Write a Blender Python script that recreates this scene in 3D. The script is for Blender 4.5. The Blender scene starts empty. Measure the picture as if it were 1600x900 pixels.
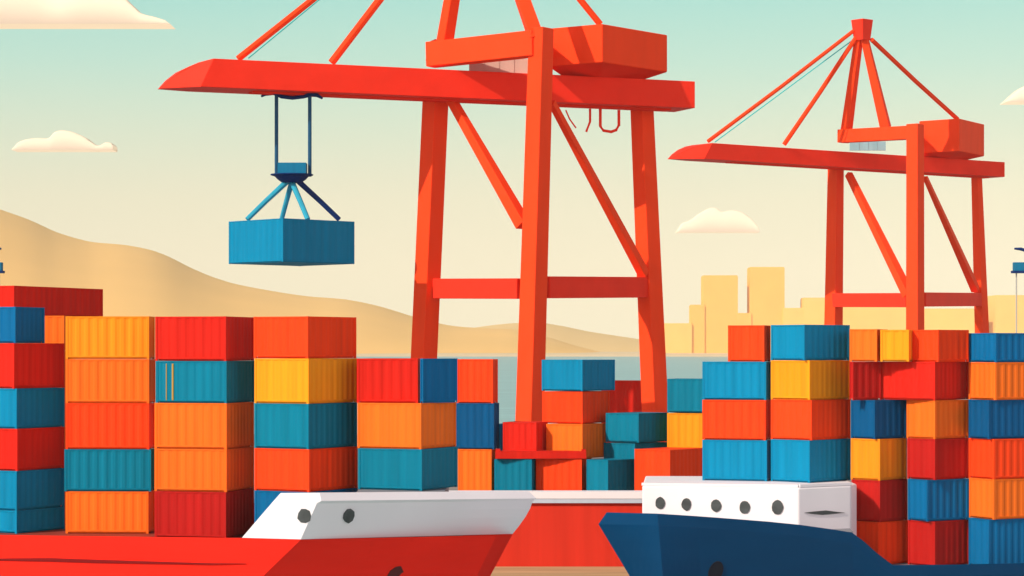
import bpy, bmesh, math, random
from mathutils import Vector, Matrix

S = bpy.context.scene
COL = S.collection

# ------------------------------------------------------------------ camera
EYE = 16.0                      # metres above the ledge at the foot of the quay
LENS = 85.0
F = 1600 * LENS / 36.0          # focal length in photo pixels
HOR = 548.0                     # the photo's horizon row
cam_data = bpy.data.cameras.new("camera")
cam = bpy.data.objects.new("camera", cam_data)
COL.objects.link(cam)
cam.location = (0, 0, EYE)
cam.rotation_euler = (math.radians(90), 0, 0)
cam_data.lens = LENS
cam_data.sensor_width = 36.0
cam_data.shift_y = (HOR - 450) / 1600
cam_data.clip_start = 1.0
cam_data.clip_end = 90000.0
S.camera = cam

# ------------------------------------------------------------------ light
SUN_H = Vector((-0.745, -0.667, 0)).normalized()
SUN_EL = math.radians(32)
SUN_DIR = SUN_H * math.cos(SUN_EL) + Vector((0, 0, math.sin(SUN_EL)))
sun_data = bpy.data.lights.new("sun", 'SUN')
sun_data.energy = 4.0
sun_data.angle = math.radians(0.5)
sun_data.color = (1.0, 0.90, 0.78)
sun = bpy.data.objects.new("sun", sun_data)
COL.objects.link(sun)
sun.rotation_euler = SUN_DIR.to_track_quat('Z', 'Y').to_euler()


def srgb(r, g, b):
    def f(c):
        c /= 255.0
        return c / 12.92 if c <= 0.04045 else ((c + 0.055) / 1.055) ** 2.4
    return (f(r), f(g), f(b), 1.0)


world = bpy.data.worlds.new("World")
S.world = world
world.use_nodes = True
wn, wl = world.node_tree.nodes, world.node_tree.links
wn.clear()
w_out = wn.new("ShaderNodeOutputWorld")
w_bg = wn.new("ShaderNodeBackground")
w_bg.inputs["Strength"].default_value = 0.1
w_sky = wn.new("ShaderNodeTexSky")
w_sky.sky_type = 'NISHITA'
w_sky.sun_disc = False
w_sky.sun_elevation = SUN_EL
w_sky.sun_rotation = math.atan2(SUN_DIR.x, SUN_DIR.y)
w_sky.dust_density = 2.0
w_tc = wn.new("ShaderNodeTexCoord")
w_sep = wn.new("ShaderNodeSeparateXYZ")
w_ramp = wn.new("ShaderNodeValToRGB")
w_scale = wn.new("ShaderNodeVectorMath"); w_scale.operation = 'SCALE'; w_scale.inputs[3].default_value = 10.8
w_fac = wn.new("ShaderNodeMapRange")
w_fac.inputs["From Min"].default_value = 0.2
w_fac.inputs["From Max"].default_value = 0.6
w_mix = wn.new("ShaderNodeMix"); w_mix.data_type = 'RGBA'
stops = [(0.0, (254, 243, 210)), (0.035, (251, 242, 210)), (0.062, (239, 238, 208)), (0.092, (210, 231, 208)),
         (0.118, (180, 226, 211)), (0.145, (153, 220, 211)), (0.26, (150, 214, 212))]
els = w_ramp.color_ramp.elements
els[0].position = stops[0][0]; els[0].color = srgb(*stops[0][1])
els[1].position = stops[-1][0]; els[1].color = srgb(*stops[-1][1])
for p, c in stops[1:-1]:
    e = els.new(p); e.color = srgb(*c)
wl.new(w_tc.outputs["Generated"], w_sep.inputs[0])
wl.new(w_sep.outputs["Z"], w_ramp.inputs["Fac"])
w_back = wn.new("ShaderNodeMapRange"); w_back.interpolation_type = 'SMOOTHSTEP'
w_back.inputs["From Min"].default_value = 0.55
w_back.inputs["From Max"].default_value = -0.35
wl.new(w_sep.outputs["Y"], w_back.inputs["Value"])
w_glow = wn.new("ShaderNodeMix"); w_glow.data_type = 'RGBA'  # added pink sky glow behind the camera, lifts and tints shaded faces
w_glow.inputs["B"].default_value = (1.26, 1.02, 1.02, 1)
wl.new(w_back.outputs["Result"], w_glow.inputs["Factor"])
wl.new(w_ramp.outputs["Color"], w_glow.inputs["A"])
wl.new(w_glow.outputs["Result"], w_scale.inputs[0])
wl.new(w_sep.outputs["Z"], w_fac.inputs["Value"])
wl.new(w_fac.outputs["Result"], w_mix.inputs["Factor"])
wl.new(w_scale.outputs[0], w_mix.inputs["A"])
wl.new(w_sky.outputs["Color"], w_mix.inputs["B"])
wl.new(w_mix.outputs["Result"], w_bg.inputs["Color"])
wl.new(w_bg.outputs[0], w_out.inputs["Surface"])

S.view_settings.view_transform = 'Standard'
S.view_settings.look = 'None'
S.view_settings.exposure = 0.0
S.view_settings.gamma = 1.0
S.view_settings.use_curve_mapping = False
S.cycles.max_bounces = 6

# ------------------------------------------------------------------ materials


SPEC = 0.2


def paint(name, rgb, rough=0.6, streak=0.10, vary=0.05, scale=(2.2, 2.2, 0.10), spec=0.25, wear=0.0, bump=0.0):
    m = bpy.data.materials.new(name)
    m.use_nodes = True
    n, l = m.node_tree.nodes, m.node_tree.links
    b = n["Principled BSDF"]
    b.inputs["Roughness"].default_value = rough
    b.inputs["Specular IOR Level"].default_value = spec * SPEC
    tc = n.new("ShaderNodeTexCoord")
    oi = n.new("ShaderNodeObjectInfo")
    mp = n.new("ShaderNodeMapping")
    mp.inputs["Scale"].default_value = scale
    off = n.new("ShaderNodeVectorMath"); off.operation = 'SCALE'
    off.inputs[0].default_value = (37.0, 53.0, 11.0)
    l.new(oi.outputs["Random"], off.inputs[3])
    l.new(off.outputs[0], mp.inputs["Location"])
    l.new(tc.outputs["Object"], mp.inputs["Vector"])
    ns = n.new("ShaderNodeTexNoise")
    ns.inputs["Scale"].default_value = 1.0
    ns.inputs["Detail"].default_value = 3.0
    l.new(mp.outputs[0], ns.inputs["Vector"])
    mr = n.new("ShaderNodeMapRange")
    mr.inputs["From Min"].default_value = 0.3
    mr.inputs["From Max"].default_value = 0.7
    mr.inputs["To Min"].default_value = 1.0 - streak
    mr.inputs["To Max"].default_value = 1.0 + streak
    l.new(ns.outputs["Fac"], mr.inputs["Value"])
    rv = n.new("ShaderNodeMapRange")
    rv.inputs["To Min"].default_value = 1.0 - vary
    rv.inputs["To Max"].default_value = 1.0 + vary
    l.new(oi.outputs["Random"], rv.inputs["Value"])
    mu = n.new("ShaderNodeMath"); mu.operation = 'MULTIPLY'
    l.new(mr.outputs[0], mu.inputs[0]); l.new(rv.outputs[0], mu.inputs[1])
    vm = n.new("ShaderNodeVectorMath"); vm.operation = 'SCALE'
    vm.inputs[0].default_value = rgb[:3]
    l.new(mu.outputs[0], vm.inputs[3])
    l.new(vm.outputs[0], b.inputs["Base Color"])
    if wear:
        n2 = n.new("ShaderNodeTexNoise")
        n2.inputs["Scale"].default_value = 0.9
        n2.inputs["Detail"].default_value = 6.0
        l.new(tc.outputs["Object"], n2.inputs["Vector"])
        r2 = n.new("ShaderNodeMapRange")
        r2.inputs["From Min"].default_value = 0.62
        r2.inputs["From Max"].default_value = 0.75
        r2.inputs["To Max"].default_value = wear
        l.new(n2.outputs["Fac"], r2.inputs["Value"])
        mx = n.new("ShaderNodeMix"); mx.data_type = 'RGBA'
        l.new(r2.outputs[0], mx.inputs["Factor"])
        l.new(vm.outputs[0], mx.inputs["A"])
        mx.inputs["B"].default_value = (rgb[0] * .55, rgb[1] * .55, rgb[2] * .55, 1)
        l.new(mx.outputs["Result"], b.inputs["Base Color"])
    if bump:
        bp = n.new("ShaderNodeBump")
        bp.inputs["Strength"].default_value = bump
        bp.inputs["Distance"].default_value = 0.3
        l.new(ns.outputs["Fac"], bp.inputs["Height"])
        l.new(bp.outputs[0], b.inputs["Normal"])
    return m


BOX = {
    'red':      paint("paint_red", (0.62, 0.017, 0.009)),
    'dark red': paint("paint_dark_red", (0.44, 0.013, 0.011)),
    'orange red': paint("paint_orange_red", (0.88, 0.056, 0.009)),
    'orange':   paint("paint_orange", (0.84, 0.150, 0.014)),
    'amber':    paint("paint_amber", (0.82, 0.255, 0.012)),
    'yellow':   paint("paint_yellow", (0.84, 0.30, 0.012)),
    'teal':     paint("paint_teal", (0.001, 0.175, 0.27)),
    'light blue': paint("paint_light_blue", (0.001, 0.215, 0.39)),
    'blue':     paint("paint_blue", (0.001, 0.125, 0.30)),
    'navy blue': paint("paint_navy", (0.001, 0.080, 0.21)),
}
M = {
    'crane': paint("crane_orange_paint", (0.95, 0.060, 0.012), rough=.55, streak=.05, vary=0, scale=(.5, .5, .12)),
    'crane_shaded_red': paint("crane_shaded_red_paint", (0.90, 0.036, 0.016), rough=.55, streak=.05, vary=0, scale=(.3, .3, .3)),  # redder than the legs: darker, shaded tone of ties and boom painted in
    'hull_red': paint("hull_red_paint", (0.94, 0.022, 0.011), rough=.5, streak=.05, vary=0, scale=(.15, .15, .5), wear=.12),
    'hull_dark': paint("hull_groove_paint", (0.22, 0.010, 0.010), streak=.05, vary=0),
    'hull_blue': paint("hull_blue_paint", (0.001, 0.042, 0.115), rough=.55, streak=.06, vary=0, scale=(.2, .2, .6), spec=.15),
    'white': paint("white_ship_paint", (0.84, 0.81, 0.82), rough=.5, streak=.02, vary=0, scale=(.3, .3, .3)),
    'deck': paint("deck_paint", (0.30, 0.05, 0.03), streak=.1, vary=0, scale=(.4, .4, .4)),
    'deck_grey': paint("grey_deck_paint", (0.25, 0.26, 0.28), streak=.1, vary=0, scale=(.4, .4, .4)),
    'glass_grey': paint("porthole_grey", (0.075, 0.085, 0.085), rough=.25, streak=.25, vary=.05, scale=(2, 2, 2), spec=.5),
    'dark_hole': paint("hawse_dark", (0.012, 0.014, 0.022), streak=.1, vary=0),
    'hawse_red': paint("hawse_brown", (0.11, 0.03, 0.03), streak=.1, vary=0),
    'hoist': paint("hoist_blue_paint", (0.006, 0.16, 0.29), streak=.08, vary=0),
    'hoist_dark': paint("hoist_navy_paint", (0.006, 0.030, 0.13), streak=.08, vary=0),
    'hoist_light': paint("hoist_light_paint", (0.03, 0.33, 0.46), streak=.08, vary=0),
    'cable': paint("steel_blue_cable", (0.015, 0.085, 0.17), streak=.05, vary=0),
    'shadow_teal': paint("teal_shadow_line", (0.05, 0.55, 0.52), streak=.05, vary=0),
    'panel_pink': paint("pale_pink_panel", (0.62, 0.42, 0.34), streak=.08, vary=0, scale=(.8, .8, .2)),
    'panel_blue': paint("pale_blue_panel", (0.27, 0.50, 0.54), streak=.08, vary=0, scale=(.8, .8, .2)),
    'wall_red': paint("quay_wall_red", (0.66, 0.036, 0.018), rough=.8, streak=.10, vary=0, scale=(.9, .9, .05)),
    'coping_shade_band': paint("coping_shade_blue_grey", (0.50, 0.58, 0.66), streak=.04, vary=0),
    'ledge': paint("ledge_sand", (0.52, 0.33, 0.17), rough=.9, streak=.18, vary=0, scale=(.12, 1.2, 1)),
    'quay': paint("quay_concrete", (0.30, 0.27, 0.24), rough=.9, streak=.15, vary=0, scale=(.2, .2, .2)),
    'hill': paint("dry_hill", (0.96, 0.57, 0.17), rough=1, streak=.04, vary=0, scale=(.0012, .0012, .004), spec=0),
    'hill_far': paint("dry_hill_beyond", (0.84, 0.55, 0.20), rough=1, streak=.03, vary=0, scale=(.0012, .0012, .004), spec=0),
    'shore': paint("shore_sand", (0.78, 0.60, 0.36), rough=1, streak=.05, vary=0, scale=(.002, .002, .002), spec=0),
    'city': paint("city_sandstone", (0.97, 0.51, 0.11), rough=.95, streak=.03, vary=.03, scale=(.02, .02, .02), spec=0),
    'city_pale': paint("city_pale_sandstone", (0.95, 0.57, 0.15), rough=.95, streak=.03, vary=.03, scale=(.02, .02, .02), spec=0),
    'cloud': paint("cloud_cream", (0.90, 0.80, 0.60), rough=1, streak=.02, vary=0, scale=(.004, .004, .004), spec=0),
    'mast': paint("mast_grey", (0.42, 0.42, 0.38), streak=.05, vary=0),
    'stripe': paint("stripe_ochre", (0.42, 0.26, 0.06), streak=.05, vary=0),
}
# water: weak ripples, mostly the turbid teal of the water itself
mw = paint("harbour_water", (0.29, 0.46, 0.45), rough=.35, streak=.10, vary=0, scale=(.01, .05, 1), spec=.3, bump=.25)
M['water'] = mw

# ------------------------------------------------------------------ helpers


def at(px, py, d):
    return Vector(((px - 800) / F * d, d, EYE - (py - HOR) / F * d))


def zrow(py, d):
    return EYE - (py - HOR) / F * d


def link(name, bm, mat, parent=None, smooth=False):
    me = bpy.data.meshes.new(name)
    bmesh.ops.recalc_face_normals(bm, faces=bm.faces)
    bm.to_mesh(me)
    bm.free()
    me.materials.append(mat)
    if smooth:
        for p in me.polygons:
            p.use_smooth = True
    o = bpy.data.objects.new(name, me)
    COL.objects.link(o)
    if parent is not None:
        o.parent = parent
        if parent.type == 'EMPTY':          # meshes are written in world coordinates
            o.matrix_parent_inverse = Matrix.Translation(parent.location).inverted()
    return o


def tag(o, label, cat, group=None, kind=None):
    o["label"] = label
    o["category"] = cat
    if group:
        o["group"] = group
    if kind:
        o["kind"] = kind
    return o


def thing(name, label, cat, loc, group=None):
    o = bpy.data.objects.new(name, None)
    COL.objects.link(o)
    o.location = loc
    o.empty_display_size = 0.5
    return tag(o, label, cat, group)


def structure(name, bm, mat):
    o = link(name, bm, mat)
    o["kind"] = "structure"
    return o


def add_box(bm, x0, x1, y0, y1, z0, z1):
    v = [bm.verts.new((x, y, z)) for z in (z0, z1) for x, y in ((x0, y0), (x1, y0), (x1, y1), (x0, y1))]
    for f in ((0, 3, 2, 1), (4, 5, 6, 7), (0, 1, 5, 4), (1, 2, 6, 5), (2, 3, 7, 6), (3, 0, 4, 7)):
        bm.faces.new([v[i] for i in f])
    return v


def add_beam(bm, p, q, w, h, up=Vector((0, 0, 1)), roll=0.0, w2=None, h2=None, bevel=0.0):
    """box section from p to q, w across, h along up; may taper to w2, h2"""
    p, q = Vector(p), Vector(q)
    d = (q - p).normalized()
    if abs(d.dot(up)) > 0.97:
        up = Vector((0, 1, 0))
    side = d.cross(up).normalized()
    u = side.cross(d).normalized()
    if roll:
        R = Matrix.Rotation(roll, 3, d)
        side, u = R @ side, R @ u
    w2 = w if w2 is None else w2
    h2 = h if h2 is None else h2
    ring = []
    for c, ww, hh in ((p, w, h), (q, w2, h2)):
        ring.append([bm.verts.new(c + side * sx * ww / 2 + u * su * hh / 2) for sx, su in ((-1, -1), (1, -1), (1, 1), (-1, 1))])
    a, b = ring
    fs = [bm.faces.new(a[::-1]), bm.faces.new(b)]
    for i in range(4):
        fs.append(bm.faces.new((a[i], a[(i + 1) % 4], b[(i + 1) % 4], b[i])))
    if bevel:
        es = list({e for f in fs for e in f.edges})
        bmesh.ops.bevel(bm, geom=es, offset=bevel, segments=2, affect='EDGES', profile=.5)


def add_tube(bm, pts, r, n=8):
    pts = [Vector(p) for p in pts]
    rings = []
    for i, p in enumerate(pts):
        a = pts[max(i - 1, 0)]
        b = pts[min(i + 1, len(pts) - 1)]
        d = (b - a).normalized()
        up = Vector((0, 0, 1)) if abs(d.z) < .95 else Vector((0, 1, 0))
        s = d.cross(up).normalized()
        u = s.cross(d)
        rr = r[i] if isinstance(r, (list, tuple)) else r
        rings.append([bm.verts.new(p + (s * math.cos(t) + u * math.sin(t)) * rr) for t in (2 * math.pi * k / n for k in range(n))])
    for a, b in zip(rings, rings[1:]):
        for k in range(n):
            bm.faces.new((a[k], a[(k + 1) % n], b[(k + 1) % n], b[k]))
    bm.faces.new(rings[0][::-1])
    bm.faces.new(rings[-1])


def add_prism(bm, poly, z0, z1):
    a = [bm.verts.new((x, y, z0 if not callable(z0) else z0(x, y))) for x, y in poly]
    b = [bm.verts.new((x, y, z1 if not callable(z1) else z1(x, y))) for x, y in poly]
    n = len(poly)
    bm.faces.new(a[::-1])
    bm.faces.new(b)
    for i in range(n):
        bm.faces.new((a[i], a[(i + 1) % n], b[(i + 1) % n], b[i]))


def add_strip(bm, rows, close=False):
    """quads between successive point rows of equal length"""
    vr = [[bm.verts.new(p) for p in r] for r in rows]
    for a, b in zip(vr, vr[1:]):
        n = len(a)
        for i in range(n if close else n - 1):
            j = (i + 1) % n
            bm.faces.new((a[i], a[j], b[j], b[i]))
    return vr


def add_disc_plug(bm, c, normal, pts2d, thick):
    """a closed plug (outline pts2d in the plane across normal) standing thick out of its surface"""
    nrm = Vector(normal).normalized()
    s = Vector((0, 0, 1)).cross(nrm).normalized()
    u = nrm.cross(s)
    back = [bm.verts.new(c + s * x + u * y - nrm * .08) for x, y in pts2d]
    fr = [bm.verts.new(c + s * x + u * y + nrm * thick) for x, y in pts2d]
    bm.faces.new(back[::-1])
    bm.faces.new(fr)
    n = len(pts2d)
    for i in range(n):
        bm.faces.new((back[i], back[(i + 1) % n], fr[(i + 1) % n], fr[i]))


def circle(r, n=16, sx=1.0, sy=1.0, jit=0.0, seed=0):
    rnd = random.Random(seed)
    return [(r * sx * math.cos(2 * math.pi * k / n) * (1 + rnd.uniform(-jit, jit)), r * sy * math.sin(2 * math.pi * k / n) * (1 + rnd.uniform(-jit, jit))) for k in range(n)]


# ------------------------------------------------------------------ setting: water, quay, shore, hills
bm = bmesh.new()
WZ = -0.6
ys = [60, 120, 200, 400, 800, 1600, 3000, 6000, 12400]
rows = []
for y in ys:
    w = min(4590, max(400, y * 1.2))
    rows.append([(-w + 2 * w * k / 12, y, WZ) for k in range(13)])
add_strip(bm, rows)
structure("harbour_water", bm, M['water'])

QZ = 4.6
bm = bmesh.new()
add_box(bm, -140, 150, 179.2, 330, -3, QZ)
structure("quay", bm, M['quay'])
bm = bmesh.new()
add_box(bm, 52, 190, 372, 490, -3, 9.2)
structure("raised_pier", bm, M['quay'])
bm = bmesh.new()
add_box(bm, -40, 24, 169.2, 178.1, -3, 0.1)
structure("quay_ledge", bm, M['ledge'])

# far shore: a low sandy bank
bm = bmesh.new()
prof = [(6850, WZ - .5), (6900, 5), (7100, 9), (9500, 12), (9600, WZ - 1)]
add_strip(bm, [[(x, y, z) for x in range(-4500, 4501, 300)] for y, z in prof])
structure("far_shore", bm, M['shore'])


def hill(name, mat, prof, d_foot, d_ridge, d_back, seed):
    bm = bmesh.new()
    rnd = random.Random(seed)
    # smooth the ridge line (Catmull-Rom) and give it slopes front and back
    pts = []
    for i in range(len(prof) - 1):
        p0, p1, p2, p3 = (prof[max(i - 1, 0)], prof[i], prof[i + 1], prof[min(i + 2, len(prof) - 1)])
        for k in range(8):
            t = k / 8
            y = .5 * ((2 * p1[1]) + (-p0[1] + p2[1]) * t + (2 * p0[1] - 5 * p1[1] + 4 * p2[1] - p3[1]) * t * t + (-p0[1] + 3 * p1[1] - 3 * p2[1] + p3[1]) * t ** 3)
            pts.append((p1[0] + (p2[0] - p1[0]) * t, y))
    pts.append(prof[-1])
    ridge = [at(px, py, d_ridge) for px, py in pts]
    rows = []
    for f in (0, .12, .25, .4, .55, .7, .82, .92, 1):
        y = d_foot + (d_ridge - d_foot) * f
        k = 1 - (1 - f) ** 1.6
        rows.append([(r.x * y / d_ridge, y, WZ - 2 + (r.z - WZ + 2) * k) for r in ridge])
    for f in (.3, .65, 1):
        y = d_ridge + (d_back - d_ridge) * f
        rows.append([(r.x * y / d_ridge, y, WZ - 2 + (r.z - WZ + 2) * (1 - f) ** 1.3) for r in ridge])
    add_strip(bm, rows)
    o = link(name, bm, mat, smooth=True)
    o["kind"] = "structure"
    return o


hill("hill", M['hill'], [(-260, 268), (-150, 290), (-60, 312), (0, 328), (45, 344), (90, 364), (140, 378), (200, 384), (250, 396), (310, 424), (360, 442), (420, 454), (480, 463),
     (540, 468), (590, 478), (640, 493), (700, 508), (760, 513), (805, 515), (850, 525), (900, 540), (950, 552), (1000, 560)], 6950, 9600, 10800, 1)
hill("hill", M['hill_far'], [(560, 558), (640, 540), (700, 520), (770, 508), (835, 504), (870, 508), (920, 518), (980, 527), (1030, 535), (1080, 545), (1130, 553), (1180, 558)], 9900, 11000, 12000, 2)

# ------------------------------------------------------------------ clouds


def cloud(label, prof, base_y, d, thick, group="clouds in the evening sky"):
    """flat-bottomed cloud bank; prof = (px, py) along its upper outline"""
    bm = bmesh.new()
    pts = []
    for i in range(len(prof) - 1):
        p0, p1, p2, p3 = (prof[max(i - 1, 0)], prof[i], prof[i + 1], prof[min(i + 2, len(prof) - 1)])
        for k in range(6):
            t = k / 6
            y = .5 * ((2 * p1[1]) + (-p0[1] + p2[1]) * t + (2 * p0[1] - 5 * p1[1] + 4 * p2[1] - p3[1]) * t * t + (-p0[1] + 3 * p1[1] - 3 * p2[1] + p3[1]) * t ** 3)
            pts.append((p1[0] + (p2[0] - p1[0]) * t, min(y, base_y - .3)))
    pts.append((prof[-1][0], base_y - .3))
    n = 14
    rows = []
    zb = zrow(base_y, d)
    for px, py in pts:
        x = (px - 800) / F * d
        h = zrow(py, d) - zb
        w = thick * .5
        sec = []
        for k in range(n + 1):
            c_, s_ = math.cos(math.pi * k / n), math.sin(math.pi * k / n)
            sec.append((x, d - w * math.copysign(abs(c_) ** .2, c_), zb + h * abs(s_) ** .15))
        rows.append(sec)
    vr = add_strip(bm, rows)
    for r, s in zip(vr, vr[1:]):
        bm.faces.new((r[-1], r[0], s[0], s[-1]))
    bm.faces.new(vr[0])
    bm.faces.new(vr[-1][::-1])
    o = link("cloud", bm, M['cloud'], smooth=False)
    for p in o.data.polygons:
        p.use_smooth = len(p.vertices) == 4 and abs(p.normal.z) < .97
    tag(o, label, "cloud", group)
    return o


CD = 15500
cloud("large cream cloud with flat base cut by the upper left corner", [(-190, 40), (-150, 10), (-110, -20), (-60, -38), (0, -40), (50, -30), (93, -2), (130, -16), (170, -14), (197, -2), (212, 12), (225, 24), (246, 30), (262, 35), (270, 41)], 41.5, CD, 260)
cloud("small cream cloud low over the sandy hill, two bumps and flat base", [(23, 234), (32, 224), (45, 219), (62, 217), (80, 217), (88, 208), (100, 205), (118, 208), (136, 216), (150, 226), (158, 229), (168, 224), (177, 225), (180, 229), (176, 235)], 236, CD, 180)
cloud("small cream cloud floating above the two city towers", [(1057, 361), (1064, 350), (1078, 344), (1090, 335), (1104, 327), (1116, 325), (1127, 331), (1142, 329), (1158, 332), (1172, 342), (1182, 354), (1185, 362)], 363.5, CD, 180)
cloud("pale cloud cut by the right edge above the far crane's boom tip", [(1567, 160), (1578, 150), (1590, 140), (1603, 134), (1622, 128), (1645, 132), (1662, 146), (1674, 160)], 161.5, CD, 180)

# ------------------------------------------------------------------ city far across the water


def building(label, x0, x1, top, d, mat, name="city_building", parapet=True):
    c0, c1 = at(x0, top, d), at(x1, top, d)
    base = 8.0
    loc = ((c0.x + c1.x) / 2, d, base)
    r = thing(name, label, "building", loc, "sandy buildings across the water")
    deep = max((c1.x - c0.x) * .9, 60)
    bm = bmesh.new()
    add_box(bm, c0.x, c1.x, d, d + deep, base - 2, c0.z - 3)
    o = link("wall", bm, mat, r)
    bm = bmesh.new()
    add_box(bm, c0.x + 1.5, c1.x - 1.5, d + 1.5, d + deep - 1.5, c0.z - 2.95, c0.z)
    link("roof", bm, mat, r)
    return r


CY = 7150
building("low sandy block just right of the near crane's right leg", 1036, 1081, 505, CY, M['city_pale'])
building("stepped sandy block against the left side of the shorter tower", 1079, 1101, 476, CY + 6, M['city'])
building("shorter of the two plain sandy towers on the skyline", 1099, 1153, 430, CY + 10, M['city'], "tower_block")
building("low sandy block filling the gap between the two towers", 1151, 1174, 489, CY + 8, M['city'])
building("taller of the two plain sandy towers on the skyline", 1172, 1226, 417, CY + 12, M['city'], "tower_block")
building("low sandy block against the right side of the taller tower", 1224, 1258, 481, CY + 4, M['city_pale'])
building("sandy block touching the far crane's left leg", 1256, 1306, 465, CY + 2, M['city_pale'])
building("wide sandy block seen between the far crane's left and near legs", 1304, 1438, 476, CY + 3, M['city_pale'])
building("wide sandy block seen between the far crane's near and right legs", 1436, 1532, 482, CY + 5, M['city_pale'])
building("sandy block at the right edge behind the thin mast", 1556, 1650, 461, CY + 2, M['city_pale'])

# ------------------------------------------------------------------ containers


def side_profile(length, y_sign_out, period, depth, inset):
    """points (t along side, offset outward) of one corrugated side"""
    n = max(2, int(round(length / period)))
    p = length / n
    pts = []
    for k in range(n):
        t = k * p
        pts += [(t + p * .05, -inset), (t + p * .33, -inset), (t + p * .55, -inset - depth), (t + p * .83, -inset - depth)]
    pts.append((length, -inset))
    return pts


def container_meshes(a, b, h, period=0.55, post=0.15, depth=0.034, rail=0.09):
    """shell and frame in local coordinates: x in +-a/2, y in +-b/2, z in 0..h"""
    shell, frame = bmesh.new(), bmesh.new()
    hx, hy = a / 2, b / 2
    inset = 0.03
    post = min(post, a * .2, b * .2)
    ring = []

    def side(p0, p1):
        d = (p1 - p0)
        L = d.length
        d.normalize()
        out = Vector((d.y, -d.x, 0))
        for t, o in side_profile(L, 1, period, depth, inset):
            ring.append(p0 + d * t + out * o)
    g = post * .7
    side(Vector((-hx + g, -hy, 0)), Vector((hx - g, -hy, 0)))
    side(Vector((hx, -hy + g, 0)), Vector((hx, hy - g, 0)))
    side(Vector((hx - g, hy, 0)), Vector((-hx + g, hy, 0)))
    side(Vector((-hx, hy - g, 0)), Vector((-hx, -hy + g, 0)))
    z0, z1 = .11, h - .02
    add_box(shell, -hx + .156, hx - .156, -hy + .156, hy - .156, 0.004, z0 + .002)
    lo = [shell.verts.new((p.x, p.y, z0)) for p in ring]
    hi = [shell.verts.new((p.x, p.y, z1)) for p in ring]
    n = len(ring)
    for i in range(n):
        shell.faces.new((lo[i], lo[(i + 1) % n], hi[(i + 1) % n], hi[i]))
    shell.faces.new(hi)
    shell.faces.new(lo[::-1])
    for sx in (-1, 1):
        for sy in (-1, 1):
            x, y = sx * (hx - post / 2), sy * (hy - post / 2)
            add_box(frame, x - post / 2, x + post / 2, y - post / 2, y + post / 2, 0, h)
    for z in (0.11, h - rail - 0.004):
        for sy in (-1, 1):
            y = sy * (hy - 0.06)
            add_box(frame, -hx + post, hx - post, y - .05, y + .05, z, z + rail)
        for sx in (-1, 1):
            x = sx * (hx - 0.06)
            add_box(frame, x - .05, x + .05, -hy + post, hy - post, z, z + rail)
    return shell, frame


def place(x0, xm, x1, d, theta=None):
    """plan of a box whose near upright edge is at column xm, its two faces reaching columns x0 and x1"""
    wl, wr = xm - x0, x1 - xm
    u = (xm - 800) / F
    if theta is None:
        theta = math.radians(max(9, min(52, math.degrees(math.atan2(wr, wl)) * .62 + 9))) + math.atan(u)
    c, s = math.cos(theta), math.sin(theta)
    u0, u1 = (x0 - 800) / F, (x1 - 800) / F
    nx, ny = u * d, d
    a = (nx - u0 * ny) / (c + u0 * s)
    b = (u1 * ny - nx) / (s - u1 * c)
    return theta, a, b, nx, ny


ORD = ["topmost", "second from top", "third from top", "fourth from top", "fifth from top", "sixth from top", "seventh from top"]


def container(x0, xm, x1, y0, y1, d, colour, label, group, z1=None, theta=None, gap=0.006, b=None, period=.55, stripe=False):
    theta, a, bb, nx, ny = place(x0 - .6, xm, x1 + .9, d, theta)
    if b:
        bb = b
    zt = zrow(y0, d)
    zb = zrow(y1, d) if z1 is None else z1
    h = zt - zb - gap
    c, s = math.cos(theta), math.sin(theta)
    # near corner is local (+a/2, -b/2)
    cx = nx - (a / 2) * c + (bb / 2) * s
    cy = ny + (a / 2) * s + (bb / 2) * c
    r = thing("shipping_container", label, "container", (cx, cy, zb), group)
    r.rotation_euler = (0, 0, -theta)
    shell, frame = container_meshes(a, bb, h, period=period)
    for nm, bmx in (("corrugated_shell", shell), ("frame", frame)):
        o = link(nm, bmx, BOX[colour])
        o.parent = r
    if stripe:
        bmx = bmesh.new()
        for t, w in ((.24, .11), (.15, .05)):
            X = -a / 2 + a * t
            add_box(bmx, X - w / 2, X + w / 2, -bb / 2 - .012, -bb / 2 + .01, .16, h - .16)
        o = link("paint_stripe", bmx, M['stripe'])
        o.parent = r
    return r


def stack(where, group, d, rows, base_z=None, skip_first_label=None):
    """rows from the top: (colour, x0, xm, x1, y0, y1[, depth offset])"""
    prev = None
    for i, row in enumerate(rows):
        colour, x0, xm, x1, y0, y1 = row[:6]
        if prev is not None:
            y0 = prev
        prev = y1
        opt = row[6] if len(row) > 6 else {}
        last = i == len(rows) - 1
        lvl = "bottom one" if last and len(rows) > 2 else ORD[i]
        if len(rows) == 1:
            lvl = "single one"
        label = opt.pop("label", None) or f"{colour} container, {lvl} in the {where}"
        dd = d + opt.pop("dd", 0)
        container(x0, xm, x1, y0, y1, dd, colour, label, group, z1=(base_z if last and base_z is not None else None), **opt)


GL = "containers stacked on the red ship"
GR = "containers stacked on the blue ship"
GM = "containers piled on the quay under the cranes"
DECK = 4.72

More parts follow.
